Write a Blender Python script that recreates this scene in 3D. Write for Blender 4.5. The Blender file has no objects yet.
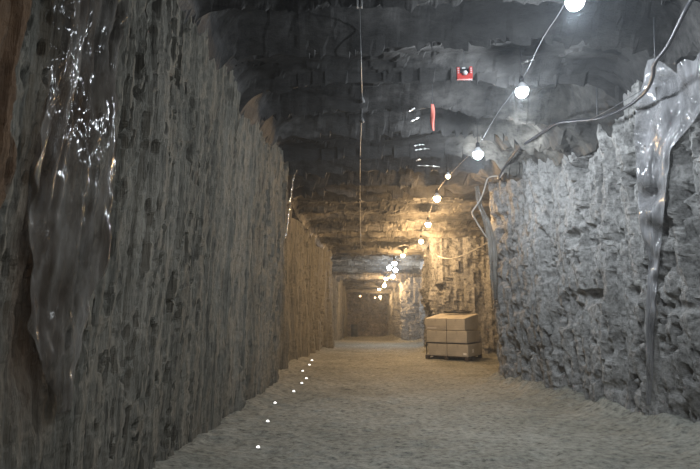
import bpy, bmesh, math, random
import numpy as np
from mathutils import Vector, Matrix
from mathutils.bvhtree import BVHTree

random.seed(7)
S = bpy.context.scene
COL = S.collection
PI = math.pi

# ------------------------------------------------------------------ camera
F = 505.0
cam_d = bpy.data.cameras.new('camera')
cam_d.sensor_width = 36.0
cam_d.lens = F / 700 * 36
cam_d.clip_start = 0.05
cam = bpy.data.objects.new('camera', cam_d)
COL.objects.link(cam)
cam.location = (0, 0, 1.5)
cam.rotation_euler = (math.radians(90 + 8.27), 0, math.radians(2.83))
S.camera = cam
ROT = cam.rotation_euler.to_matrix()
EYE = Vector((0, 0, 1.5))


def ray(px, py):
    return (ROT @ Vector(((px - 350) / F, (234.5 - py) / F, -1))).normalized()


def at_y(px, py, y):
    d = ray(px, py)
    return EYE + d * (y / d.y)


# ------------------------------------------------------------------ noise
def _hash(i, j, k, s):
    h = (i.astype(np.int64) * 374761393 + j.astype(np.int64) * 668265263 + k.astype(np.int64) * 2147483647 * 3 + s * 974634777) & 0xFFFFFFFF
    h = ((h ^ (h >> 13)) * 1274126177) & 0xFFFFFFFF
    h = ((h ^ (h >> 15)) * 2246822519) & 0xFFFFFFFF
    h = h ^ (h >> 16)
    return h.astype(np.float64) / 2147483648.0 - 1.0


def vn(x, y, z=0.0, s=0):
    x, y, z = np.broadcast_arrays(np.asarray(x, float), np.asarray(y, float), np.asarray(z, float))
    i, j, k = np.floor(x), np.floor(y), np.floor(z)
    u, v, w = x - i, y - j, z - k
    u = u * u * (3 - 2 * u); v = v * v * (3 - 2 * v); w = w * w * (3 - 2 * w)
    r = 0
    for a in (0, 1):
        for b in (0, 1):
            for c in (0, 1):
                r = r + _hash(i + a, j + b, k + c, s) * (u if a else 1 - u) * (v if b else 1 - v) * (w if c else 1 - w)
    return r


def fbm(x, y, z=0.0, o=4, s=0, g=0.5):
    r = 0; a = 1.0; f = 1.0; t = 0
    for n in range(o):
        r = r + a * vn(np.asarray(x) * f, np.asarray(y) * f, np.asarray(z) * f, s + n * 17)
        t += a; a *= g; f *= 2.03
    return r / t


# ------------------------------------------------------------------ mesh helpers
def mesh_obj(name, verts, faces, mat, parent=None, smooth=False, loc=None):
    me = bpy.data.meshes.new(name)
    me.from_pydata([tuple(v) for v in verts], [], faces)
    me.update()
    if smooth:
        me.polygons.foreach_set('use_smooth', [True] * len(me.polygons))
    o = bpy.data.objects.new(name, me)
    COL.objects.link(o)
    if mat:
        me.materials.append(mat)
    if parent:
        o.parent = parent
    if loc is not None:
        o.location = loc
    return o


def grid_obj(name, P, mat, parent=None, smooth=False, flip=False):
    nu, nv = P.shape[:2]
    idx = np.arange(nu * nv).reshape(nu, nv)
    q = np.stack([idx[:-1, :-1], idx[1:, :-1], idx[1:, 1:], idx[:-1, 1:]], -1).reshape(-1, 4)
    if flip:
        q = q[:, ::-1]
    me = bpy.data.meshes.new(name)
    n = len(q)
    me.vertices.add(nu * nv); me.vertices.foreach_set('co', P.reshape(-1).astype(np.float32))
    me.loops.add(n * 4); me.loops.foreach_set('vertex_index', q.reshape(-1).astype(np.int32))
    me.polygons.add(n)
    me.polygons.foreach_set('loop_start', (np.arange(n) * 4).astype(np.int32))
    me.update(calc_edges=True)
    me.validate()
    me.polygons.foreach_set('use_smooth', [smooth] * len(me.polygons))
    me.materials.append(mat)
    o = bpy.data.objects.new(name, me)
    COL.objects.link(o)
    if parent:
        o.parent = parent
    return o


def spline(pts, n=8):
    pts = [Vector(p) for p in pts]
    out = []
    for i in range(len(pts) - 1):
        p0 = pts[max(i - 1, 0)]; p1 = pts[i]; p2 = pts[i + 1]; p3 = pts[min(i + 2, len(pts) - 1)]
        for k in range(n):
            t = k / n
            out.append(0.5 * ((2 * p1) + (p2 - p0) * t + (2 * p0 - 5 * p1 + 4 * p2 - p3) * t * t + (3 * p1 - p0 - 3 * p2 + p3) * t ** 3))
    out.append(pts[-1])
    return out


def tube_geo(pts, rad, sides=8, verts=None, faces=None):
    verts = [] if verts is None else verts
    faces = [] if faces is None else faces
    b = len(verts)
    n = len(pts)
    nrm = None
    for i, p in enumerate(pts):
        t = (pts[min(i + 1, n - 1)] - pts[max(i - 1, 0)])
        t = t.normalized() if t.length > 1e-9 else Vector((0, 0, 1))
        if nrm is None:
            nrm = t.orthogonal().normalized()
        nrm = (nrm - t * nrm.dot(t))
        nrm = nrm.normalized() if nrm.length > 1e-6 else t.orthogonal().normalized()
        bi = t.cross(nrm)
        r = rad(i / max(n - 1, 1)) if callable(rad) else rad
        for k in range(sides):
            a = 2 * PI * k / sides
            verts.append(p + (nrm * math.cos(a) + bi * math.sin(a)) * r)
    for i in range(n - 1):
        for k in range(sides):
            k2 = (k + 1) % sides
            faces.append((b + i * sides + k, b + i * sides + k2, b + (i + 1) * sides + k2, b + (i + 1) * sides + k))
    faces.append(tuple(b + k for k in reversed(range(sides))))
    faces.append(tuple(b + (n - 1) * sides + k for k in range(sides)))
    return verts, faces


def tube(name, pts, rad, mat, parent=None, sides=8):
    v, f = tube_geo([Vector(p) for p in pts], rad, sides)
    return mesh_obj(name, v, f, mat, parent, smooth=True)


def lathe(name, prof, mat, parent=None, seg=16, smooth=True):
    v, f = [], []
    for r, z in prof:
        for k in range(seg):
            a = 2 * PI * k / seg
            v.append((r * math.cos(a), r * math.sin(a), z))
    for i in range(len(prof) - 1):
        for k in range(seg):
            k2 = (k + 1) % seg
            f.append((i * seg + k, i * seg + k2, (i + 1) * seg + k2, (i + 1) * seg + k))
    f.append(tuple(reversed(range(seg))))
    f.append(tuple((len(prof) - 1) * seg + k for k in range(seg)))
    return mesh_obj(name, v, f, mat, parent, smooth=smooth)


def box_obj(name, boxes, mat, parent=None, bevel=0.0):
    bm = bmesh.new()
    for (x0, y0, z0, x1, y1, z1) in boxes:
        r = bmesh.ops.create_cube(bm, size=1.0)
        for v in r['verts']:
            v.co = Vector(((x0 + x1) / 2 + v.co.x * (x1 - x0), (y0 + y1) / 2 + v.co.y * (y1 - y0), (z0 + z1) / 2 + v.co.z * (z1 - z0)))
    if bevel:
        bmesh.ops.bevel(bm, geom=bm.edges[:], offset=bevel, segments=2, affect='EDGES', profile=0.5)
    me = bpy.data.meshes.new(name)
    bm.to_mesh(me); bm.free()
    me.materials.append(mat)
    o = bpy.data.objects.new(name, me)
    COL.objects.link(o)
    if parent:
        o.parent = parent
    return o


def tag(o, label, cat, group=None):
    o['label'] = label; o['category'] = cat
    if group:
        o['group'] = group
    return o


def thing(name, label, cat, loc, group=None, rz=0.0):
    o = bpy.data.objects.new(name, None)
    o.empty_display_size = 0.1
    COL.objects.link(o)
    o.location = loc; o.rotation_euler = (0, 0, rz)
    return tag(o, label, cat, group)


def struct(o):
    o['kind'] = 'structure'
    return o


# ------------------------------------------------------------------ materials
def new_mat(name):
    m = bpy.data.materials.new(name)
    m.use_nodes = True
    nt = m.node_tree
    return m, nt, nt.nodes['Principled BSDF']


def ramp(nt, fac, stops):
    r = nt.nodes.new('ShaderNodeValToRGB')
    e = r.color_ramp.elements
    while len(e) < len(stops):
        e.new(0.5)
    for el, (p, c) in zip(e, stops):
        el.position = p; el.color = (*c, 1)
    nt.links.new(fac, r.inputs[0])
    return r.outputs[0]


def noise_node(nt, scale, detail=6, rough=0.6, stretch=(1, 1, 1), loc=(0, 0, 0)):
    tc = nt.nodes.new('ShaderNodeTexCoord')
    mp = nt.nodes.new('ShaderNodeMapping')
    mp.inputs['Scale'].default_value = stretch
    mp.inputs['Location'].default_value = loc
    nt.links.new(tc.outputs['Object'], mp.inputs[0])
    n = nt.nodes.new('ShaderNodeTexNoise')
    n.inputs['Scale'].default_value = scale
    n.inputs['Detail'].default_value = detail
    n.inputs['Roughness'].default_value = rough
    nt.links.new(mp.outputs[0], n.inputs['Vector'])
    return n.outputs['Fac']


def mix_col(nt, fac, a, b, mode='MIX'):
    m = nt.nodes.new('ShaderNodeMix')
    m.data_type = 'RGBA'; m.blend_type = mode
    if isinstance(fac, float):
        m.inputs[0].default_value = fac
    else:
        nt.links.new(fac, m.inputs[0])
    for i, c in ((6, a), (7, b)):
        if isinstance(c, tuple):
            m.inputs[i].default_value = (*c, 1)
        else:
            nt.links.new(c, m.inputs[i])
    return m.outputs[2]


def rock_mat(name, dark, mid, light, stretch=(1, 1, 1), fine=28, bump=0.6, dist=0.03, rough=0.85, spec=0.25):
    m, nt, b = new_mat(name)
    big = noise_node(nt, 0.9, 5, 0.6, stretch)
    small = noise_node(nt, fine * 0.5, 8, 0.72, stretch, (3, 1, 7))
    c1 = ramp(nt, big, [(0.3, dark), (0.5, mid), (0.72, light)])
    g = ramp(nt, small, [(0.34, (0.30, 0.30, 0.30)), (0.47, (0.85, 0.85, 0.85)), (0.66, (1.3, 1.3, 1.3))])
    col = mix_col(nt, 1.0, c1, g, 'MULTIPLY')
    nt.links.new(col, b.inputs['Base Color'])
    b.inputs['Roughness'].default_value = rough
    b.inputs['Specular IOR Level'].default_value = spec
    h = noise_node(nt, fine, 9, 0.7, stretch, (9, 2, 4))
    bp = nt.nodes.new('ShaderNodeBump')
    bp.inputs['Strength'].default_value = bump
    bp.inputs['Distance'].default_value = dist
    nt.links.new(h, bp.inputs['Height'])
    nt.links.new(bp.outputs[0], b.inputs['Normal'])
    return m


def plain(name, col, rough=0.6, metal=0.0, spec=0.5, var=0.12, scale=12, bump=0.0):
    m, nt, b = new_mat(name)
    n = noise_node(nt, scale, 5, 0.6)
    lo = tuple(c * (1 - var) for c in col); hi = tuple(min(1, c * (1 + var)) for c in col)
    nt.links.new(ramp(nt, n, [(0.3, lo), (0.7, hi)]), b.inputs['Base Color'])
    b.inputs['Roughness'].default_value = rough
    b.inputs['Metallic'].default_value = metal
    b.inputs['Specular IOR Level'].default_value = spec
    if bump:
        bp = nt.nodes.new('ShaderNodeBump')
        bp.inputs['Strength'].default_value = bump
        bp.inputs['Distance'].default_value = 0.01
        nt.links.new(n, bp.inputs['Height'])
        nt.links.new(bp.outputs[0], b.inputs['Normal'])
    return m


def emit(name, col, strength):
    m = bpy.data.materials.new(name)
    m.use_nodes = True
    nt = m.node_tree
    b = nt.nodes['Principled BSDF']
    b.inputs['Base Color'].default_value = (0.8, 0.8, 0.8, 1)
    b.inputs['Emission Color'].default_value = (*col, 1)
    b.inputs['Emission Strength'].default_value = strength
    return m


def sheet_mat(name, a, c, rough, see):
    m, nt, b = new_mat(name)
    n = noise_node(nt, 4.0, 7, 0.65, (1, 1, 0.35))
    nt.links.new(ramp(nt, n, [(0.35, a), (0.66, c)]), b.inputs['Base Color'])
    b.inputs['Roughness'].default_value = rough
    b.inputs['Specular IOR Level'].default_value = 0.7
    h = noise_node(nt, 12.0, 3, 0.5, (1, 1, 0.3))
    bp = nt.nodes.new('ShaderNodeBump')
    bp.inputs['Strength'].default_value = 0.4
    bp.inputs['Distance'].default_value = 0.03
    nt.links.new(h, bp.inputs['Height'])
    nt.links.new(bp.outputs[0], b.inputs['Normal'])
    if see:
        tr = nt.nodes.new('ShaderNodeBsdfTransparent')
        mx = nt.nodes.new('ShaderNodeMixShader')
        sn = noise_node(nt, 5.0, 6, 0.6, (1, 1, 0.18), (4, 4, 4))
        sr = ramp(nt, sn, [(0.38, (max(0, see - 0.35),) * 3), (0.62, (min(1, see + 0.35),) * 3)])
        nt.links.new(sr, mx.inputs[0])
        out = nt.nodes['Material Output']
        nt.links.new(b.outputs[0], mx.inputs[1]); nt.links.new(tr.outputs[0], mx.inputs[2])
        nt.links.new(mx.outputs[0], out.inputs[0])
    return m


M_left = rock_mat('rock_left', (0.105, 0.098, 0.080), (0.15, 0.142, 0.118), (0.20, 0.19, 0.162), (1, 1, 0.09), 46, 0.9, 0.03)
nt_ = M_left.node_tree; bs_ = nt_.nodes['Principled BSDF']
src_ = bs_.inputs['Base Color'].links[0].from_socket
at_ = nt_.nodes.new('ShaderNodeAttribute'); at_.attribute_name = 'brown_tint'
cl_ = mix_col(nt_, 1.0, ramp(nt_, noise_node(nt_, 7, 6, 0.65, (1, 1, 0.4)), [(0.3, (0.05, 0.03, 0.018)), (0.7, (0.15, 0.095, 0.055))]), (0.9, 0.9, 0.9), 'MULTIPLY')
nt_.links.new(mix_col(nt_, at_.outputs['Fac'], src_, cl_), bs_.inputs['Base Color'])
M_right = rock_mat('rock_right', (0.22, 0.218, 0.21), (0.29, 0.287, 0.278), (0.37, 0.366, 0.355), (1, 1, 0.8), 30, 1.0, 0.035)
M_ceil = rock_mat('rock_roof', (0.010, 0.0098, 0.0097), (0.027, 0.026, 0.025), (0.10, 0.096, 0.092), (0.5, 1.6, 1), 16, 0.7, 0.03, 0.7, 0.35)  # roof dimness put into the dark colours, lit steps into the stretched bands
M_floor = rock_mat('packed_grit', (0.185, 0.187, 0.160), (0.24, 0.241, 0.209), (0.30, 0.30, 0.263), (0.7, 1, 1), 34, 0.9, 0.02)
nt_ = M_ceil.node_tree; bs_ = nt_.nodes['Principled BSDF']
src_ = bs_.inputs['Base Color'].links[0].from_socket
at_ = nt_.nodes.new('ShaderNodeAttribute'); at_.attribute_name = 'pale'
nt_.links.new(mix_col(nt_, at_.outputs['Fac'], src_, mix_col(nt_, 1.0, src_, (3.5, 3.4, 3.1), 'MULTIPLY')), bs_.inputs['Base Color'])  # brightens the roof colour where lamp light is painted in
M_end = rock_mat('rock_end', (0.12, 0.11, 0.10), (0.2, 0.18, 0.16), (0.3, 0.27, 0.24), (1, 1, 1), 8, 0.7, 0.05)

# ------------------------------------------------------------------ tunnel profile
LEFT = [(-2.1, -7), (-2.05, 0), (-1.98, 2.5), (-1.95, 5), (-1.90, 9.9), (-1.95, 10.3), (-2.28, 10.7), (-2.22, 14), (-2.0, 18.5),
        (-1.84, 20.6), (-1.86, 21.4), (-2.6, 22.2), (-2.75, 27), (-2.78, 31.2), (-2.2, 31.5), (-2.2, 32.7), (-2.7, 33.2), (-2.65, 37.4), (-2.3, 37.8), (-2.35, 38.8), (-2.75, 39.3), (-2.6, 44), (-2.85, 51)]
RIGHT = [(4.9, -7), (4.7, 0), (4.3, 3), (3.67, 5.7), (3.1, 8.4), (2.54, 10.5), (2.49, 10.9), (2.7, 11.3), (3.3, 11.7), (4.4, 12.0), (6.2, 12.3), (6.5, 12.8),
         (6.5, 16.7), (6.1, 17.2), (3.0, 17.2), (2.05, 17.15), (1.86, 17.4), (1.88, 19.8), (2.5, 20.5), (2.7, 24), (2.3, 25.2), (2.7, 26.5), (2.75, 31.0), (1.58, 31.5), (1.58, 32.8), (2.0, 33.3),
         (2.0, 37.2), (1.42, 37.7), (1.42, 38.8), (1.8, 39.3), (1.1, 51)]
CE = np.array([(-7, 4.9), (6, 4.8), (12.8, 4.5), (15, 4.25), (17, 3.98), (20, 3.9), (22, 3.98), (30, 3.65), (40, 3.3), (51, 3.0)])


def XL(y):
    a = np.array(LEFT); return np.interp(y, a[:, 1], a[:, 0])


def XR(y):
    a = np.array([(4.9, -7), (4.7, 0), (4.3, 3), (3.67, 5.7), (3.1, 8.4), (2.49, 10.9), (3.3, 11.7), (6.5, 12.5), (6.5, 17.0), (1.9, 17.5),
                  (1.88, 19.8), (2.5, 20.5), (2.7, 24), (2.7, 26.5), (2.75, 31.0), (1.58, 31.5), (1.58, 32.8), (2.0, 33.3), (2.0, 37.2), (1.42, 37.7), (1.42, 38.8), (1.8, 39.3), (1.1, 51)])
    return np.interp(y, a[:, 1], a[:, 0])


def floor_base(y):
    return -0.037 * np.clip(np.asarray(y, float) - 17, 0, None)


def ceil_base(y):
    return np.interp(y, CE[:, 0], CE[:, 1])


def floor_z(x, y):
    z = floor_base(y) + 0.05 * fbm(x * 0.6, y * 0.6, 0, 3, 5) + 0.03 * fbm(x * 3.5, y * 3.5, 0, 4, 9)
    z = z + 0.012 * fbm(x * 9, y * 16, 0, 3, 12)
    dl = np.clip(x - XL(y), 0, None); dr = np.clip(XR(y) - x, 0, None)
    rub = 0.75 + 0.6 * fbm(x * 2.5, y * 2.5, 1, 3, 33)
    z = z + rub * (0.11 * np.exp(-(dl / 0.28)) + 0.26 * np.exp(-(dr / 0.25)))
    return z


def ceil_z(x, y):
    base = ceil_base(y)
    yy = y + 0.30 * fbm(x * 0.5, y * 0.35, 0, 3, 41) + 0.05 * fbm(x * 3, y * 3, 0, 3, 43)
    per = np.where(y < 13, 0.95, 0.95)
    k = np.floor(yy / per); t = yy / per - k
    amp = 0.36 + 0.20 * _hash(k, k * 0 + 3, k * 0, 4) + 0.12 * fbm(x * 0.7, k * 3.1, 0, 2, 45)
    amp = amp * np.where(y > 13, 0.5, 1.0)
    cut = 0.80 + 0.10 * _hash(k, k * 0 + 5, k * 0, 6)
    saw = np.where(t < cut, (t / cut) ** 0.6, (1 - t) / (1 - cut))
    # every cut is a recess with rounded ends that stops short of the walls
    dl = x - XL(y); dr = XR(y) - x
    inset = np.where(dl < dr, 0.08, 0.25) + 0.12 * _hash(k, k * 0 + 8, k * 0, 7)
    e = np.clip((np.minimum(dl, dr) - inset) / np.where(dl < dr, 0.6, 0.35), 0, 1)
    e = np.sqrt(np.clip(1 - (1 - e) ** 2, 0, 1))
    z = base + amp * (saw * e - 0.6)
    z = z + 0.08 * fbm(x * 1.0, y * 1.0, 0, 4, 51) + 0.035 * np.floor(2.5 * fbm(x * 1.3, y * 2.2, 0, 4, 57))
    z = z + 0.02 * fbm(x * 7, y * 7, 0, 4, 58)
    # crumbly roof over the warm lamps
    z = z + 0.10 * fbm(x * 2.2, y * 2.2, 0, 5, 59, 0.65) * np.clip(1 - np.abs(y - 16.5) / 4.5, 0, 1)
    # roof brows across the drift
    for yb, w, h in ((21.0, 0.6, 0.22), (31.9, 0.5, 0.26), (38.0, 0.3, 0.22), (46.0, 0.3, 0.22)):
        z = z - h * np.clip(5 * (1 - np.abs(y - yb) / w), 0, 1)
    # broken ledge along the right-hand wall
    led = np.clip(1 - np.abs(x - (XR(y) - 0.25)) / 0.85, 0, 1) * np.clip(1 - np.abs(y - 8.9) / 2.0, 0, 1)
    led = led * np.clip((x - 2.05) / 0.35, 0, 1)
    led = np.clip(led * 1.9 + 0.8 * fbm(x * 1.4, y * 1.4, 2, 4, 61) * (led > 0), 0, 1)
    z = z - led * (0.30 + 0.14 * fbm(x * 3, y * 3, 0, 5, 63, 0.65))
    # rounded shoulders
    for d, r in ((dl, np.interp(y, [8, 11], [0.40, 0.14])), (dr, np.interp(y, [7.5, 9.5], [0.6, 0.16]))):
        q = np.clip((r - d) / r, 0, 1.0)
        z = z - r * (1 - np.sqrt(1 - q * q * 0.98))
    return z


def ysteps(a, b):
    out = [a]
    while out[-1] < b:
        y = out[-1]
        out.append(y + (0.1 if y < 2 else min(0.16, max(0.02, 0.0052 * y))))
    return np.array(out)


YS = ysteps(-7.0, 51.0)


def resample(path):
    pts = [np.array(p, float) for p in path]
    out = []
    for a, b in zip(pts[:-1], pts[1:]):
        L = np.linalg.norm(b - a); t = 0
        while t < L:
            p = a + (b - a) * t / L
            out.append(p)
            d = math.hypot(p[0], p[1])
            t += 0.1 if p[1] < 1.5 else min(0.16, max(0.02, 0.0052 * d))
    out.append(pts[-1])
    P = np.array(out)
    T = np.gradient(P, axis=0)
    # smooth tangents so corners stay round
    k = np.ones(9) / 9
    T = np.stack([np.convolve(np.pad(T[:, i], 4, 'edge'), k, 'valid') for i in (0, 1)], 1)
    T /= np.linalg.norm(T, axis=1)[:, None]
    s = np.concatenate([[0], np.cumsum(np.linalg.norm(np.diff(P, axis=0), axis=1))])
    return P, T, s


NV = 280
V = np.linspace(0, 1, NV)


def wall(name, path, mat, side, fn):
    P, T, s = resample(path)
    N = np.stack([T[:, 1], -T[:, 0]], 1) * side
    zb = floor_base(P[:, 1]) - 0.25
    zt = ceil_base(P[:, 1]) + 0.30
    Z = zb[:, None] + (zt - zb)[:, None] * V[None, :]
    Sg = np.repeat(s[:, None], NV, 1)
    D = fn(Sg, Z, np.repeat(P[:, 1:2], NV, 1))
    X = P[:, 0:1] + N[:, 0:1] * D
    Y = P[:, 1:2] + N[:, 1:2] * D
    return struct(grid_obj(name, np.stack([X, Y, Z], -1), mat))


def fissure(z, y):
    """sunken brown seam beside the draped sheeting, and the nearest edge painted with a warm lamp tint"""
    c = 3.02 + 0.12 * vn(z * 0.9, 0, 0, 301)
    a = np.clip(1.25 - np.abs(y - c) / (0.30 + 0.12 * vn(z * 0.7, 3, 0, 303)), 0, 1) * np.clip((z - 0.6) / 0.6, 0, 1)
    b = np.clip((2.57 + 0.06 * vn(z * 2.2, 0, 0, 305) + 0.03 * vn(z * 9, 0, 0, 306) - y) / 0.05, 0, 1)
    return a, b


def disp_left(s, z, y):
    near = np.clip((12 - y) / 2, 0, 1)
    d = 0.09 * fbm(s * 0.6, z * 0.35, 0, 3, 1) + 0.30 * (1 - near) * fbm(s * 1.7, z * 0.15, 3, 3, 3)
    d = d + 0.030 * vn(s * 5.5, z * 0.3, 0, 11) + 0.030 * vn(s * 12, z * 0.5, 0, 13) + 0.022 * vn(s * 26, z * 1.2, 0, 15)
    d = d + 0.028 * fbm(s * 14, z * 7, 0, 4, 17, 0.65)
    pit = np.clip(fbm(s * 20, z * 4.6, 0, 3, 19) - 0.27, 0, 0.35) * np.clip(0.5 + 1.5 * vn(s * 0.9, z * 0.5, 0, 20), 0.1, 1.3)
    d = d - 0.30 * pit
    d = d + near * 0.05 * (z - 1.5) / 1.5
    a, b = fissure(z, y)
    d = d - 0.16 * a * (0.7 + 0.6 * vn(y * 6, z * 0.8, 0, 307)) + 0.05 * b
    return d


def disp_right(s, z, y):
    blk = fbm(s * 1.2, z * 0.8, 0, 3, 71)
    far = np.clip((y - 14) / 2, 0, 1); str_ = np.clip((y - 7.5) / 2, 0, 1) * (1 - far)
    lump = np.clip(0.5 + (z - 1.2) * 0.35 + 0.6 * vn(s * 0.8, z * 0.8, 0, 70), 0.25, 1.3) * (1 - 0.7 * str_)
    d = 0.10 * blk + lump * 0.03 * np.floor(3.0 * fbm(s * 1.8, z * 1.8, 0, 3, 73)) / 1.5
    d = d + 0.060 * vn(s * 4.5, z * 0.3, 0, 75) + 0.050 * vn(s * 10, z * 0.5, 0, 77) + 0.03 * vn(s * 21, z * 1.2, 0, 78)
    d = d + 0.06 * fbm(s * 11, z * 3.2, 0, 4, 79, 0.65)
    pit = np.clip(fbm(s * 12, z * 4.0, 0, 3, 81) - 0.24, 0, 0.35)
    d = d - 0.45 * pit * (1 - 0.75 * far)
    d = d + far * 0.10 * np.floor(3 * fbm(s * 1.3, z * 1.0, 0, 3, 87)) / 1.5
    hole = np.clip(fbm(s * 2.0, z * 2.4, 0, 3, 83) - 0.30, 0, 0.3)
    d = d - 1.1 * hole * lump
    # wall bellies out towards the roof on the near side
    d = d + 0.12 * np.clip(z - 2.2, 0, 2) * np.clip((7.5 - y) / 3, 0, 1)
    return d


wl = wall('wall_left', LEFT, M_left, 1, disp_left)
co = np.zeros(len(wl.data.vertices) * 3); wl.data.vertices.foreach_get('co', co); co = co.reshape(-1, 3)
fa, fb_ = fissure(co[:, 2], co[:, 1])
at = wl.data.attributes.new('brown_tint', 'FLOAT', 'POINT')
at.data.foreach_set('value', np.clip(fa * 0.75 + fb_, 0, 1).astype(np.float32))  # brown of the seam, plus warm lamp tint painted at the nearest edge
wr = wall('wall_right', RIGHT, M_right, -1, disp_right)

XS = np.concatenate([np.arange(-3.4, 4.6, 0.035), np.arange(4.6, 7.2, 0.12)])
YG, XG = np.meshgrid(YS, XS, indexing='ij')
fl = struct(grid_obj('floor', np.stack([XG, YG, floor_z(XG, YG)], -1), M_floor))
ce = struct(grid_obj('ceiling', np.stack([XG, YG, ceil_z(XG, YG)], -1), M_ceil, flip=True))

co = np.zeros(len(ce.data.vertices) * 3); ce.data.vertices.foreach_get('co', co); co = co.reshape(-1, 3)
at = ce.data.attributes.new('pale', 'FLOAT', 'POINT')      # lamp light painted as paler roof colour, further in and along the broken ledge
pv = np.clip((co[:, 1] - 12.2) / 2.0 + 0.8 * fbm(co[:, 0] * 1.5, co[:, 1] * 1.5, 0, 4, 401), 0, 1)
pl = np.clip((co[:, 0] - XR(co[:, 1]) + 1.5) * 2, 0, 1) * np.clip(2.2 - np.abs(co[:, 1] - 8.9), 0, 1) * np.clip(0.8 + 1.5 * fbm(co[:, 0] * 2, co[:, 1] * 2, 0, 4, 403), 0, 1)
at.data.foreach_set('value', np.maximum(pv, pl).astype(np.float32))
# end of the drift: rough face with a rubble apron
ex = np.linspace(-3.6, 2.0, 90); ez = np.linspace(-1.7, 3.6, 90)
EZ, EX = np.meshgrid(ez, ex)
EY = 50.2 + 0.5 * fbm(EX * 0.8, EZ * 0.8, 0, 4, 91) + 0.2 * fbm(EX * 3, EZ * 3, 0, 3, 92)
EY = EY - np.clip(1.0 - (EZ + 1.25) * (0.55 + 0.2 * fbm(EX, EX * 0, 0, 2, 93)), 0, 2) * 1.6
struct(grid_obj('wall_end', np.stack([EX, EY, EZ], -1), M_end))


def bvh_of(o):
    me = o.data
    return BVHTree.FromPolygons([v.co.copy() for v in me.vertices], [tuple(p.vertices) for p in me.polygons])


B_L, B_R, B_C, B_F = bvh_of(wl), bvh_of(wr), bvh_of(ce), bvh_of(fl)


def hit(px, py, trees=(B_L, B_R, B_C, B_F)):
    d = ray(px, py); best = None
    for t in trees:
        h, n, i, dist = t.ray_cast(EYE, d)
        if h is not None and (best is None or dist < best[1]):
            best = (h, dist)
    return best[0] if best else at_y(px, py, 10)


def roof_over(x, y):
    h = B_C.ray_cast(Vector((x, y, 1.0)), Vector((0, 0, 1)))[0]
    return h.z if h is not None else float(ceil_base(y))


def floor_under(x, y):
    h = B_F.ray_cast(Vector((x, y, 2.0)), Vector((0, 0, -1)))[0]
    return h.z if h is not None else 0.0


def below_roof(px, py, gap, clear=0.0):
    """first point along the pixel's ray that comes within gap of the roof above it (or of a brow within the clear radius)"""
    d = ray(px, py); t = 3.0
    ring = [(0, 0)] if not clear else [(0, 0), (clear, 0), (-clear, 0), (0, clear), (0, -clear), (clear * .7, clear * .7), (-clear * .7, clear * .7)]
    while t < 60:
        p = EYE + d * t
        if any(p.z > roof_over(p.x + a, p.y + b) - (gap if (a, b) == (0, 0) else gap * 0.5) for a, b in ring):
            return p
        t += 0.03
    return EYE + d * 45


# ------------------------------------------------------------------ lamps
M_house = plain('lamp_housing', (0.75, 0.76, 0.78), 0.4)
M_sock = plain('lamp_socket', (0.03, 0.03, 0.03), 0.5)
M_wire = plain('black_wire', (0.035, 0.035, 0.04), 0.45)
COOL = (0.84, 0.92, 1.0)
WARM = (1.0, 0.64, 0.31)
M_cool = emit('cool_bulb_glow', COOL, 30)
M_coolfar = emit('cool_bulb_glow_far', COOL, 20)
M_warm = emit('warm_bulb_glow', WARM, 30)
M_warmnear = emit('warm_bulb_glow_near', WARM, 30)
M_warmfar = emit('warm_bulb_glow_far', WARM, 30)
M_warmdim = emit('warm_bulb_glow_dim', WARM, 6)


POWER = {'cool_bulb_glow': (150, COOL), 'cool_bulb_glow_far': (95, COOL), 'warm_bulb_glow': (235, WARM), 'warm_bulb_glow_near': (185, WARM),
         'warm_bulb_glow_far': (200, WARM), 'warm_bulb_glow_dim': (6, WARM)}


def make_lamp(loc, label, mat, r, group):
    top = roof_over(loc.x, loc.y) + 0.02
    t = thing('hanging_lamp', label, 'lamp', loc, group)
    k = r / 0.06
    watts, tint = POWER[mat.name]
    ld = bpy.data.lights.new('lamp_light', 'POINT')
    ld.energy = watts; ld.color = tint; ld.shadow_soft_size = 0.03 * k
    lo = bpy.data.objects.new('lamp_light', ld)
    COL.objects.link(lo); lo.parent = t; lo.location = (0, 0, -0.062 * k - 0.032 * k)
    lathe('diffuser', [(0.002 * k, -0.062 * k), (0.022 * k, -0.058 * k), (0.042 * k, -0.045 * k), (0.055 * k, -0.025 * k), (0.060 * k, 0.0), (0.058 * k, 0.016 * k)], mat, t, 12)
    lathe('housing', [(0.059 * k, 0.015 * k), (0.058 * k, 0.022 * k), (0.042 * k, 0.048 * k), (0.026 * k, 0.07 * k), (0.020 * k, 0.08 * k)], M_house, t, 12)
    lathe('socket', [(0.021 * k, 0.08 * k), (0.023 * k, 0.09 * k), (0.023 * k, 0.125 * k), (0.012 * k, 0.14 * k)], M_sock, t, 10)
    tube('hanger', [(0, 0, 0.13 * k), (0.005, 0, max(top - loc.z, 0.16 * k))], 0.006, M_wire, t, 6)
    return t


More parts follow.
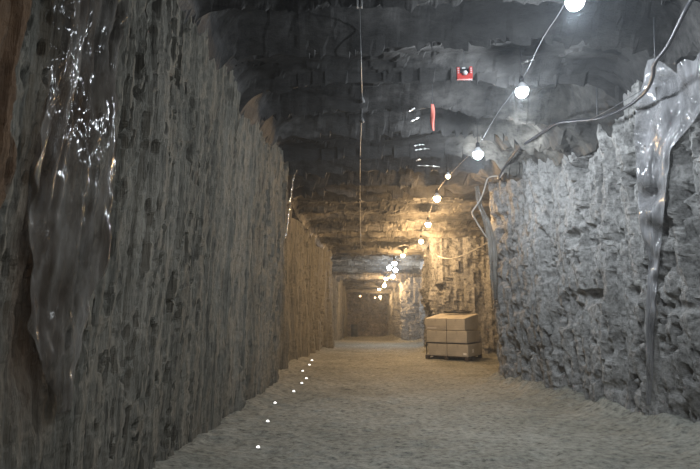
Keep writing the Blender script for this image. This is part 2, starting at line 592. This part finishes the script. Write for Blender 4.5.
LAMPS = [
    # px, py, gap, material, radius, label
    (575, 1, 0.33, M_cool, 0.082, 'cool white lamp cut by the top edge, nearest of the string on the ceiling'),
    (522, 91, 0.33, M_cool, 0.082, 'bright cool white lamp hanging below and right of the red hanging device'),
    (478, 154, 0.33, M_cool, 0.082, 'cool white lamp just above the kinked end of the cable on the right wall'),
    (448, 176, 0.25, M_warmdim, 0.055, 'small dim orange lamp between the last near cool lamp and the warm lamps'),
    (437, 198, 0.42, M_warmnear, 0.085, 'brightest warm lamp, highest of the full-size warm lamps under the roof brow'),
    (428, 224, 0.42, M_warm, 0.085, 'warm yellow lamp second down, above the pallet of cartons'),
    (421, 241, 0.32, M_warm, 0.085, 'warm yellow lamp third down, close to the roof brow'),
    (403, 255, 0.22, M_warm, 0.085, 'warm lamp just under the brow, right above the cool cluster'),
    (394.5, 263, 0.30, M_coolfar, 0.12, 'far cool white lamp, topmost of the cool cluster'),
    (389.3, 267.5, 0.40, M_coolfar, 0.12, 'far cool white lamp, leftmost of the cool cluster'),
    (395.5, 270.0, 0.45, M_coolfar, 0.12, 'far cool white lamp, rightmost of the cool cluster'),
    (393, 276, 0.45, M_coolfar, 0.12, 'far cool white lamp, lowest of the cool cluster'),
    (386, 278.5, 0.30, M_warmfar, 0.12, 'far warm lamp directly below left of the cool cluster'),
    (384.3, 285.5, 0.45, M_warmfar, 0.12, 'far warm lamp, second of the deep warm row'),
    (379.2, 289, 0.35, M_warmfar, 0.11, 'far warm lamp, third of the deep warm row'),
    (380.2, 296.5, 0.55, M_warmfar, 0.12, 'lowest bright warm lamp before the end face of the drift'),
    (375, 297.5, 0.40, M_warmdim, 0.08, 'faint warm lamp left of the lowest bright one at the drift end'),
    (360.2, 296, 0.45, M_warmdim, 0.09, 'lone small warm lamp on the left at the drift end'),
]
lamp_pts = []
for i_, (px, py, gap, m, r, lab) in enumerate(LAMPS):
    p = below_roof(px, py, gap, 0.28 if py < 240 else 0.15)
    if i_ < 3:
        p = at_y(px, py, (4.25, 6.1, 7.95)[i_])      # even spacing of the near bulbs
    if p.y > 47.5:
        p = at_y(px, py, 47.5 if px > 370 else 46.5)
    lamp_pts.append(p)
    make_lamp(p, lab, m, r, 'string lights under the drift roof')

# the same string goes on over and behind the photographer
for (x, y, z, c, e) in ((1.75, 2.1, 4.35, COOL, 26), (1.8, -0.4, 4.35, COOL, 16), (1.8, -3.2, 4.35, COOL, 12), (-0.6, -0.2, 4.2, WARM, 8)):
    ld = bpy.data.lights.new('string_lamp', 'SPOT')
    ld.energy = e * 6; ld.color = c; ld.spot_size = math.radians(165); ld.spot_blend = 0.4; ld.shadow_soft_size = 0.06
    lo = bpy.data.objects.new('string_lamp', ld)
    COL.objects.link(lo); lo.location = (x, y, z)

# cord between the lamps
cp = [Vector((1.75, 1.5, 4.6))]
for i in (0, 1, 2, 4, 5, 6, 7):
    p = lamp_pts[i] + Vector((0, 0, 0.14))
    if len(cp) > 1:
        cp.append((cp[-1] + p) / 2 + Vector((0, 0, 0.04)))
    cp.append(p)
M_cord = plain('pale_cord', (0.06, 0.062, 0.068), 0.5)
o = tag(tube('lamp_cord', spline(cp, 6), lambda t: 0.0045 - 0.001 * t, M_cord, None, 6), 'thin cord running lamp to lamp along the right side of the ceiling', 'cord')
fp = [lamp_pts[i] + Vector((0, 0, 0.2)) for i in (7, 8, 10, 12, 13, 15)]
tag(tube('lamp_cord', spline(fp, 4), 0.01, M_cord, None, 6), 'thin far cord linking the cool cluster and deep warm lamps', 'cord')

# ------------------------------------------------------------------ cord along the middle of the roof
mp = []
for px, py in ((359, -8), (360, 25), (361, 60), (362, 100), (361.5, 120), (360.5, 140), (360, 170), (360, 200), (360.3, 225), (361, 248)):
    p = below_roof(px, py, 0.20)
    mp.append(p)
M_mid = plain('grey_cord', (0.15, 0.15, 0.15), 0.5)
c0 = thing('roof_cord', 'long grey cord running straight down the middle of the dark ceiling', 'cord', mp[0])
L0 = Matrix.Translation(-mp[0])
tube('cord', [L0 @ p for p in spline(mp, 6)], lambda t: 0.007 + 0.005 * t, M_mid, c0, 6)
for i in (3, 4, 7):
    p = mp[i]
    tube('knot', [L0 @ (p + Vector((0.0, -0.06, 0.015))), L0 @ (p + Vector((0.02, 0, -0.025))), L0 @ (p + Vector((-0.01, 0.06, 0.0)))], 0.026, M_mid, c0, 7)
q = below_roof(359.5, 3, 0.16)
M_clip = plain('bright_clip', (0.7, 0.7, 0.7), 0.25, 0.6)
box_obj('clamp', [(-0.03, -0.02, -0.05, -0.012, 0.02, 0.06), (0.012, -0.02, -0.05, 0.03, 0.02, 0.06), (-0.03, -0.025, 0.05, 0.03, 0.025, 0.2)], M_clip, c0, 0.004).location = L0 @ q

# ------------------------------------------------------------------ heavy cable on the right wall
M_cable = plain('grey_black_cable', (0.028, 0.028, 0.032), 0.35, 0.0, 0.5)


def wall_pts(pix, off, trees=(B_R, B_C)):
    out = []
    for px, py in pix:
        h = hit(px, py, trees)
        d = (EYE - h).normalized()
        out.append(h + d * off)
    return out


def depth_smooth(pix, ys):
    return [at_y(px, py, y) for (px, py), y in zip(pix, ys)]


pix = [(712, -30), (690, 2), (678, 26), (667, 47), (655, 63), (653, 76), (648, 88), (640, 97), (628, 106), (614, 113), (597, 118.5), (578, 120.5), (558, 123), (546, 130), (532, 139),
       (518, 149), (511, 158), (505, 166), (499, 177), (498, 178)]
hits = [hit(px, py, (B_R, B_C)).y for px, py in pix]
yb = np.interp(np.arange(len(pix)), [0, 4, 10, 16, 19], [4.05, 5.15, 6.7, 9.2, 9.8])
ys = [min(a, h - 0.12) for a, h in zip(yb, hits)]
ys = list(np.convolve(np.pad(ys, 1, 'edge'), [0.25, 0.5, 0.25], 'valid'))
cab = depth_smooth(pix, ys)
c1 = thing('power_cable', 'thick dark cable swagging along the top of the right rock wall', 'cable', cab[0])
L1 = Matrix.Translation(-cab[0])
tube('cable', [L1 @ p for p in spline(cab, 8)], 0.021, M_cable, c1, 10)
# hangers up to the roof
for i in (4, 10, 13):
    p = cab[i]
    z = roof_over(p.x, p.y)
    if z > p.z:
        tube('hanger_wire', [L1 @ p, L1 @ Vector((p.x + 0.03, p.y, min(z, p.z + 0.5) + 0.02))], 0.006, M_cord, c1, 6)
# pale end of the cable with kinks
M_pale = plain('pale_cable', (0.36, 0.35, 0.33), 0.3, 0.0, 0.7)
pp = depth_smooth([(505, 167), (503, 173), (499, 178), (497, 176), (490, 177), (487, 180), (484, 190), (480, 200), (474, 209), (472, 213), (475, 219), (481, 229), (487, 238)],
                  [9.75, 9.8, 9.85, 9.9, 9.95, 10.0, 10.0, 10.05, 10.05, 10.05, 10.08, 10.1, 10.12])
tag(tube('cable_tail', spline(pp, 6), 0.015, M_pale, None, 8), 'pale kinked cable end hanging at the corner where the right wall ends', 'cable')
# thin stay wire and dark bracket
tag(tube('stay_wire', [at_y(586, 122, 6.9), at_y(612, 108, 6.3), at_y(642, 90, 5.75)], 0.004, M_cord, None, 5), 'hair-thin wire just above the swagging thick cable', 'wire')
bp = hit(683, 58, (B_R,)); bq = bp + (EYE - bp).normalized() * 0.05
br = thing('wall_bracket', 'short dark bar bracket beside the thick cable, upper right wall', 'bracket', bq)
tube('bar', [(-0.10, -0.02, -0.07), (0.10, 0.04, 0.08)], 0.022, M_sock, br, 8)
box_obj('foot_plate', [(0.06, -0.01, 0.03, 0.13, 0.12, 0.10)], M_sock, br, 0.005)

# slack cable above the alcove
sl = depth_smooth([(438, 256), (446, 258.5), (455, 258), (466, 254), (476, 249), (487, 243), (494, 238)], [16.5, 16.3, 16.1, 16.0, 15.9, 15.8, 15.7])
tag(tube('slack_cable', spline(sl, 6), 0.022, M_pale, None, 7), 'slack pale cable drooping across the warm-lit rock above the cartons', 'cable')

# ------------------------------------------------------------------ sheets on the walls
M_sheetL = sheet_mat('dark_film', (0.05, 0.035, 0.025), (0.24, 0.23, 0.21), 0.10, 0.58)
M_sheetR = sheet_mat('grey_film', (0.20, 0.20, 0.205), (0.36, 0.36, 0.37), 0.12, 0.3)
M_sheetF = sheet_mat('pale_film', (0.13, 0.125, 0.115), (0.32, 0.31, 0.28), 0.2, 0.58)


def smooth2(A, n):
    for _ in range(n):
        B = np.pad(A, 1, 'edge')
        A = (B[:-2, 1:-1] + B[2:, 1:-1] + B[1:-1, :-2] + B[1:-1, 2:] + 2 * A) / 6
    return A


def thick(o, t):
    m = o.modifiers.new('thickness', 'SOLIDIFY'); m.thickness = t; m.offset = 0
    return o


def left_sheet(name, zs, lo, hi, nu, seed, mat, label, off=0.05):
    U = np.linspace(0, 1, nu)
    P = np.zeros((nu, len(zs), 3)); X = np.zeros((nu, len(zs)))
    for j, z in enumerate(zs):
        a = np.interp(z, *lo) + 0.05 * float(vn(z * 2.3, 0, 0, seed + 8)) + 0.02 * float(vn(z * 8, 0, 0, seed + 9))
        b = np.interp(z, *hi) + 0.05 * float(vn(z * 2.0, 4, 0, seed + 8)) + 0.02 * float(vn(z * 8, 4, 0, seed + 9))
        for i, u in enumerate(U):
            y = a + (b - a) * u
            h = B_L.ray_cast(Vector((0, y, z)), Vector((-1, 0, 0)))[0]
            X[i, j] = h.x if h is not None else -1.95
            P[i, j] = (0, y, z)
    X = smooth2(X, 10)
    y, z = P[..., 1], P[..., 2]
    fold = 0.05 * np.abs(vn(y * 4.5 + 0.4 * vn(y * 0, z * 0.8, 0, seed), z * 0.45, 0, seed + 1)) + 0.03 * vn(y * 13, z * 0.9, 0, seed + 2)
    pocket = 0.07 * np.clip(vn(y * 2.6, z * 1.7, 0, seed + 3), 0, 1) + 0.016 * vn(y * 22, z * 3.2, 0, seed + 4) + 0.006 * vn(y * 30, z * 9, 0, seed + 5)
    P[..., 0] = X + off + fold + pocket
    return tag(thick(grid_obj(name, P, mat, None, True), 0.006), label, 'sheeting')


left_sheet('draped_sheet', np.linspace(0.85, 4.75, 300), ([0.7, 1.4, 2.0, 2.5, 4.8], [3.18, 3.02, 2.88, 2.66, 2.60]),
           ([0.7, 1.4, 2.2, 3.0, 4.8], [3.28, 3.38, 3.44, 3.42, 3.60]), 110, 101, M_sheetL,
           'dark glossy brown sheeting clinging in folds to the near left wall')


def pix_sheet(name, rows, lo, hi, nu, nr, seed, mat, label, tree=None, yfix=None, off=0.05, fold=0.05):
    pys = np.linspace(rows[0], rows[1], nr)
    D = np.zeros((nu, nr)); R = np.zeros((nu, nr, 3))
    for j, py in enumerate(pys):
        a = np.interp(py, *lo); b = np.interp(py, *hi)
        for i in range(nu):
            px = a + (b - a) * i / (nu - 1)
            d = ray(px, py)
            R[i, j] = d
            if yfix:
                D[i, j] = yfix(px, py) / d.y
            else:
                h = tree.ray_cast(EYE, d)
                D[i, j] = h[3] if h[0] is not None else 5.0
    D = smooth2(D, 6)
    P = R * D[..., None] + np.array(EYE)
    u = np.linspace(0, 1, nu)[:, None]
    f = fold * np.abs(vn(u * 5 + 0 * D, P[..., 2] * 0.5, 0, seed)) + 0.4 * fold * vn(u * 13 + 0 * D, P[..., 2] * 1.0, 0, seed + 1) + 0.25 * fold * vn(u * 9, P[..., 2] * 7, 0, seed + 2)
    P[..., 0] -= off + f
    P[..., 1] -= 0.3 * (off + f)
    return tag(thick(grid_obj(name, P, mat, None, True), 0.006), label, 'sheeting')


pix_sheet('draped_sheet', (-25, 405), ([-25, 0, 60, 100, 130, 180, 230, 260, 330, 405], [672, 668, 654, 645, 640, 643, 647, 654, 651, 652]),
          ([-25, 0, 60, 100, 130, 150, 190, 230, 260, 330, 405], [745, 735, 725, 716, 694, 677, 671, 668, 664, 658, 655]), 34, 150, 131, M_sheetR,
          'grey glossy sheeting hanging down the right wall and tapering to a tail', tree=B_R)
pix_sheet('draped_sheet', (186, 300), ([186, 205, 225, 250, 300], [478, 480, 486, 491, 496]), ([186, 205, 225, 250, 300], [480, 484, 494, 500, 499]), 16, 60, 151, M_sheetF,
          'pale crumpled sheeting hanging at the far corner of the right wall', yfix=lambda px, py: 10.3, off=0.02, fold=0.06)

# glinting strand down the far part of the left wall
gp = wall_pts([(291, 170), (287, 177), (285.5, 186), (284, 198), (282.5, 210), (281, 222), (278.5, 238)], 0.08, (B_L, B_C))
gp = [p + Vector((0.13, 0, 0)) for p in gp]
M_glint = plain('bright_strand', (0.85, 0.85, 0.85), 0.2, 0.9)
gs = spline(gp, 14)
rng = random.Random(3)
gs = [p + Vector((rng.uniform(-.02, .02), rng.uniform(-.02, .02), 0)) for p in gs]
tag(tube('glinting_strand', gs, lambda t: 0.006 + 0.010 * abs(math.sin(t * 61)), M_glint, None, 6), 'thin sparkling strand hanging down the far end of the near left wall', 'strand')

# ------------------------------------------------------------------ rods added as lamp glints on the roof
M_glintrod = plain('glint_metal', (0.95, 0.95, 0.95), 0.3, 1.0)  # metal for rods added to draw lamp glints on the wet ledges
glints = [
    ((409, 111.5, 415.5, 108.5), 'short curved bright lamp glint on the ceiling, upper of the pair left of the red ribbon'),
    ((410.5, 121.5, 419.5, 117.5), 'curved bright lamp glint on the ceiling, lower of the pair left of the red ribbon'),
    ((414, 145.8, 425, 145), 'straight bright lamp glint on the ceiling, upper of the pair below the red ribbon'),
    ((415, 150.2, 430, 149), 'longer straight bright lamp glint, lower of the pair below the red ribbon'),
    ((416, 161, 421, 159.5), 'tiny bright lamp glint left of the large glare streak on the ceiling'),
    ((417, 165.5, 443, 167.5), 'longest bright lamp glint on the ceiling, just above the warm lamps'),
    ((521, 64, 534, 60), 'bright lamp glint patch on the ceiling above the second cool lamp'),
]
for (x0, y0, x1, y1), lab in glints:
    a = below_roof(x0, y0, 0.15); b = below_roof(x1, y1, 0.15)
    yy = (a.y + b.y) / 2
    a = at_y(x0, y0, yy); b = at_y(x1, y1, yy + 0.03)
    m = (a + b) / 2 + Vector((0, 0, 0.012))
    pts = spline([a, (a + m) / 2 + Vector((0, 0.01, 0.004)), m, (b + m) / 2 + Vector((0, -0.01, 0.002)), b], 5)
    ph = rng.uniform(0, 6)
    tag(tube('glint_rod', pts, lambda t: 0.004 + (0.012 + 0.006 * math.sin(t * 19 + ph)) * math.sin(PI * min(max(t, 0.02), 0.98)), M_glintrod, None, 8), lab, 'glint', 'lamp glints on the ceiling')

# ------------------------------------------------------------------ red device and ribbon
M_red = plain('red_plastic', (0.62, 0.055, 0.045), 0.4)
M_dark = plain('dark_plastic', (0.03, 0.035, 0.04), 0.45)
M_white = plain('white_plastic', (0.85, 0.86, 0.86), 0.35)
M_mark = plain('pale_mark', (0.75, 0.60, 0.62), 0.5)
p = at_y(464.3, 73.5, 5.75)
u = 5.95 / F           # metres per pixel there
t = thing('hanging_signal', 'small red and black device with a white knob hanging from the ceiling', 'device', p)
w = 7.8 * u; h = 6.6 * u
box_obj('backplate', [(-w * 0.95, 0.02, -h * 0.9, w * 0.95, 0.04, h * 0.95)], M_dark, t, 0.006)
bm_boxes = [(-w, -0.03, -h, w, 0.02, -h * 0.42), (-w, -0.03, -h * 0.5, -w * 0.62, 0.02, h * 0.9), (w * 0.62, -0.03, -h * 0.5, w, 0.02, h * 0.95)]
box_obj('bracket', bm_boxes, M_red, t, 0.004)
for gx in (-w * 0.66, w * 0.35):
    box_obj('gusset', [(gx, -0.028, -h * 0.5, gx + w * 0.31, 0.018, -h * 0.12)], M_red, t, 0.004)
for sx in (-1, 1):
    box_obj('marking', [(sx * w * 0.81 - w * 0.09, -0.034, -h * 0.15 + k * h * 0.34, sx * w * 0.81 + w * 0.09, -0.029, -h * 0.15 + k * h * 0.34 + h * 0.2) for k in range(3)], M_mark, t)
kb = lathe('knob', [(0.004, -0.035), (0.020, -0.030), (0.028, -0.012), (0.030, 0.0), (0.024, 0.014), (0.020, 0.02)], M_white, t, 14)
kb.location = (0.0, -0.045, -h * 0.2)
kb.rotation_euler = (-PI / 2, 0, 0)
tube('knob_stem', [(0, -0.04, -h * 0.2), (0, 0.03, -h * 0.2)], 0.014, M_dark, t, 8)
box_obj('cross_bar', [(-w * 0.45, -0.012, h * 0.62, w * 0.4, 0.02, h * 0.95)], M_dark, t, 0.004)
box_obj('tab', [(-w * 0.3, -0.016, h * 0.7, w * 0.12, -0.010, h * 0.9)], M_white, t)
tube('suspension_wire', [(0, 0.03, h * 0.8), (0.01, 0.03, max(roof_over(p.x, p.y) - p.z, 0.2) + 0.03)], 0.004, M_wire, t, 6)

p0 = at_y(432.3, 104, 6.75)
t = thing('red_ribbon', 'narrow red ribbon strip hanging on a string from the ceiling', 'ribbon', p0)
u = 6.95 / F
L = 28 * u
P = np.zeros((5, 24, 3))
for j in range(24):
    s_ = j / 23
    wd = u * (1.6 + 0.9 * math.sin(PI * min(1, s_ * 1.05)) - 0.6 * s_)
    for i in range(5):
        a = (i / 4 - 0.5) * 2
        P[i, j] = (a * wd + 0.006 * math.sin(7 * s_), 0.012 * math.sin(6 * s_ + a) + 0.01 * a * a, -L * s_)
thick(grid_obj('ribbon', P, plain('red_cloth', (0.66, 0.17, 0.13), 0.7), t, True), 0.006)
tube('string', [(0, 0, -0.01), (0.004, 0.0, 0.08), (0.01, 0.02, max(roof_over(p0.x, p0.y) - p0.z, 0.2) + 0.03)], 0.005, M_cord, t, 6)

# ------------------------------------------------------------------ floor marker studs
M_stud = emit('stud_glow', (1.0, 0.99, 0.95), 2.2)
M_studbase = plain('stud_base', (0.55, 0.55, 0.53), 0.5)
studs = [
    (258, 448, 'nearest small white light stud on the floor along the left wall'),
    (267.7, 422, 'second nearest white light stud on the floor by the left wall'),
    (275.1, 403.6, 'third white light stud from the front on the floor'),
    (293.7, 392, 'fourth white light stud, a lone one set right of the first three'),
    (301.8, 383.8, 'fifth white light stud, lowest of the far cluster on the floor'),
    (306.3, 379, 'sixth white light stud, just right of the fifth in the far cluster'),
    (302.6, 371.6, 'seventh white light stud, dim one on the left of the far cluster'),
    (309.4, 365.5, 'eighth white light stud, bright one near the top of the row'),
    (312, 361, 'last small white light stud of the row along the floor'),
]
for px, py, lab in studs:
    hp = hit(px, py, (B_F,))
    k = 0.6 + 0.065 * hp.y
    t = thing('floor_stud', lab, 'floor light', (hp.x, hp.y, hp.z - 0.004), 'white studs along the left edge of the floor')
    lathe('base', [(0.026 * k, 0.0), (0.026 * k, 0.006 * k), (0.022 * k, 0.010 * k)], M_studbase, t, 12)
    lathe('lens', [(0.020 * k, 0.010 * k), (0.019 * k, 0.018 * k), (0.012 * k, 0.026 * k), (0.002 * k, 0.029 * k)], M_stud, t, 12)

# ------------------------------------------------------------------ pallet of cartons
def carton_mat(name, c):
    m, nt, b = new_mat(name)
    n = noise_node(nt, 3.0, 6, 0.6)
    wv = noise_node(nt, 40.0, 2, 0.5, (0.05, 1, 1))
    a = ramp(nt, n, [(0.3, tuple(x * 0.82 for x in c)), (0.7, tuple(min(1, x * 1.12) for x in c))])
    g = ramp(nt, wv, [(0.3, (0.93, 0.93, 0.93)), (0.7, (1.04, 1.04, 1.04))])
    nt.links.new(mix_col(nt, 1.0, a, g, 'MULTIPLY'), b.inputs['Base Color'])
    b.inputs['Roughness'].default_value = 0.75
    return m


M_cart = carton_mat('cardboard', (0.42, 0.385, 0.32))
M_tape = plain('grey_tape', (0.34, 0.31, 0.27), 0.35, 0, 0.5)
M_seam = plain('seam', (0.20, 0.15, 0.10), 0.8)
M_strap = plain('black_strap', (0.025, 0.025, 0.025), 0.4)
M_label = plain('white_label', (0.8, 0.78, 0.74), 0.4)
M_pal = plain('dark_pallet', (0.055, 0.042, 0.032), 0.7)
TH = math.radians(-31)
corner = hit(467.5, 361.5, (B_F,))
# pallet frame: origin at front right bottom corner, x to the left edge is negative
gz = floor_under(corner.x - 0.4, corner.y + 0.2)
PAL = Vector((corner.x, corner.y, gz + 0.015))
CY, SY = math.cos(TH), math.sin(TH)


def loc_pal(x, y, z):
    return Vector((PAL.x + x * CY - y * SY, PAL.y + x * SY + y * CY, PAL.z + z))


W, Dp = 1.25, 1.12
pal = thing('pallet', 'dark low pallet on the floor beneath the stack of cartons', 'pallet', loc_pal(-W / 2, Dp / 2, 0), None, TH)
hw, hd = W / 2 + 0.03, Dp / 2 + 0.03
box_obj('deck', [(-hw, -hd + i * (2 * hd - 0.12) / 6, 0.085, hw, -hd + i * (2 * hd - 0.12) / 6 + 0.12, 0.105) for i in range(7)], M_pal, pal, 0.003)
for x in (-hw, -0.05, hw - 0.1):
    box_obj('skid', [(x, -hd, 0.0, x + 0.1, hd, 0.02)], M_pal, pal, 0.003)
    for y in (-hd, -0.06, hd - 0.12):
        box_obj('block', [(x, y, 0.02, x + 0.1, y + 0.12, 0.085)], M_pal, pal, 0.003)

HC = 0.345
slip = tag(box_obj('slip_sheet', [(-W / 2 - 0.015, -Dp / 2 - 0.02, 0, W / 2 + 0.01, Dp / 2, 0.018)], M_strap, None, 0.003), 'black sheet sandwiched between the bottom and middle carton layers', 'sheet')
slip.location = loc_pal(-W / 2 + 0.02, Dp / 2 - 0.01, 0.105 + HC + 0.003); slip.rotation_euler = (0, 0, TH)
box_obj('corner_strap', [(-W / 2 - 0.015, -Dp / 2 - 0.028, -HC + 0.01, -W / 2 + 0.012, -Dp / 2 - 0.018, 0.01)], M_strap, slip)
layers = [  # dx, dy, extra rotation, width of left carton, z
    (0.06, -0.03, -0.01, 0.60, 0.105, 'bottom'),
    (-0.01, 0.00, 0.03, 0.63, 0.105 + HC + 0.026, 'middle'),
    (-0.05, 0.03, 0.0, 0.68, 0.105 + 2 * HC + 0.034, 'top'),
]
for dx, dy, rr, wl_, z, nm in layers:
    base = loc_pal(-W / 2 + dx, Dp / 2 + dy, z)
    for side in ('left', 'right'):
        ww = wl_ if side == 'left' else W - wl_
        cx = -W / 2 + wl_ / 2 if side == 'left' else W / 2 - ww / 2
        off = Vector((cx * math.cos(TH + rr), cx * math.sin(TH + rr), 0))
        lab = {('top', 'left'): 'light brown cardboard carton on top of the pallet stack, left one with grey tape band',
               ('top', 'right'): 'light brown cardboard carton on top of the pallet stack, right one',
               ('middle', 'left'): 'brown cardboard carton in the middle layer of the pallet stack, left one',
               ('middle', 'right'): 'brown cardboard carton in the middle layer of the pallet stack, right one',
               ('bottom', 'left'): 'brown cardboard carton at the bottom left on the dark pallet',
               ('bottom', 'right'): 'brown cardboard carton at the bottom right on the pallet, with a small white label'}[(nm, side)]
        t = thing('cardboard_carton', lab, 'carton', base + off, 'cartons stacked on the pallet', TH + rr)
        a = ww / 2 - 0.008; d = Dp / 2
        bd = box_obj('body', [(-a, -d, 0.001, a, d, HC - 0.001)], M_cart, t, 0.014)
        rise = 0.13 if nm == 'top' else 0.0          # the topmost cartons are overfilled and bulge up towards the back
        for v in bd.data.vertices:
            if v.co.z > HC / 2:
                v.co.z += rise * (v.co.y + d) / (2 * d)
        tp = box_obj('tape', [(-0.03, -d + 0.02, HC - 0.001, 0.03, d - 0.02, HC + 0.0015), (-0.03, -d - 0.002, HC - 0.09, 0.03, -d + 0.001, HC - 0.008)], M_tape if nm != 'bottom' else M_tape, t)
        for v in tp.data.vertices:
            if v.co.z > HC - 0.004:
                v.co.z += rise * (v.co.y + d) / (2 * d)
        if nm == 'top' and side == 'left':
            box_obj('tape_band', [(-a + 0.02, -d - 0.004, 0.035, a - 0.01, -d + 0.001, 0.13)], M_tape, t)
            box_obj('label', [(-a + 0.06, -d - 0.006, 0.055, a - 0.30, -d - 0.003, 0.07)], M_label, t)  # glint on the tape band painted as a thin white strip
        if nm == 'bottom' and side == 'right':
            box_obj('label', [(a - 0.15, -d - 0.004, 0.05, a - 0.05, -d + 0.001, 0.11)], M_label, t)
            box_obj('side_label', [(a - 0.001, -d + 0.3, 0.1, a + 0.004, -d + 0.42, 0.2)], M_label, t)

# black film bag lying on the back of the top layer
zt = 0.105 + 3 * HC + 0.034 + 0.115
bc = at_y(458, 313, 14.4)
nb, nc = 40, 16
vb, fb = [], []
for i in range(nb):
    s_ = i / (nb - 1)
    x = (s_ - 0.5) * 0.86
    rr = (max(1e-4, 1 - (2 * s_ - 1) ** 4)) ** 0.5
    for k in range(nc):
        a = 2 * PI * k / nc
        n_ = float(vn(s_ * 6, math.cos(a) * 1.5 + 5, math.sin(a) * 1.5, 201))
        ry = (0.11 + 0.03 * n_) * rr; rz = (0.065 + 0.025 * n_ - 0.02 * s_) * rr
        zz = math.sin(a) * rz
        vb.append((x, math.cos(a) * ry, max(zz, -0.04) + 0.04))
for i in range(nb - 1):
    for k in range(nc):
        k2 = (k + 1) % nc
        fb.append((i * nc + k, i * nc + k2, (i + 1) * nc + k2, (i + 1) * nc + k))
fb.append(tuple(reversed(range(nc)))); fb.append(tuple((nb - 1) * nc + k for k in range(nc)))
bag = mesh_obj('film_bundle', vb, fb, plain('black_film', (0.018, 0.018, 0.02), 0.35), None, True)
tag(bag, 'black crumpled bundle lying on the back of the topmost cartons', 'bundle')
bag.location = loc_pal(-W / 2 - 0.0, Dp - 0.18, zt + 0.002)
bag.location.z += 0.03
bag.rotation_euler = (0, 0, TH + 0.30)

# ------------------------------------------------------------------ dark drum at the end of the drift
dp = at_y(354.3, 333, 46.0)
dz = floor_under(dp.x, dp.y)
drum = thing('drum', 'dark upright drum at the left of the far end of the drift', 'drum', (dp.x, dp.y, dz - 0.02))
lathe('barrel', [(0.29, 0.0), (0.31, 0.02), (0.30, 0.05), (0.30, 0.36), (0.32, 0.38), (0.30, 0.40), (0.30, 0.72), (0.32, 0.74), (0.30, 0.76), (0.30, 1.06), (0.315, 1.08), (0.30, 1.10)], M_dark, drum, 20)
lathe('lid', [(0.29, 1.10), (0.29, 1.115), (0.05, 1.12)], M_dark, drum, 20)

# ------------------------------------------------------------------ air, world, render look
w = bpy.data.worlds.new('mine_air')
S.world = w
w.use_nodes = True
nt = w.node_tree
bg = nt.nodes['Background']
bg.inputs[0].default_value = (0.5, 0.5, 0.5, 1)
bg.inputs[1].default_value = 0.0
HAZE = 0.0038
if HAZE:
    vs = nt.nodes.new('ShaderNodeVolumeScatter')
    vs.inputs['Color'].default_value = (0.82, 0.91, 1, 1)
    vs.inputs['Density'].default_value = HAZE
    vs.inputs['Anisotropy'].default_value = 0.55
    nt.links.new(vs.outputs[0], nt.nodes['World Output'].inputs['Volume'])

S.view_settings.view_transform = 'Standard'
S.view_settings.look = 'None'
S.view_settings.gamma = 1.0
S.view_settings.use_curve_mapping = False
S.view_settings.exposure = 0.0
S.cycles.use_denoising = True
S.cycles.max_bounces = 8
S.cycles.diffuse_bounces = 5
S.cycles.volume_bounces = 0
S.cycles.transparent_max_bounces = 12
S.cycles.sample_clamp_indirect = 4.0
S.cycles.caustics_reflective = False
S.cycles.caustics_refractive = False
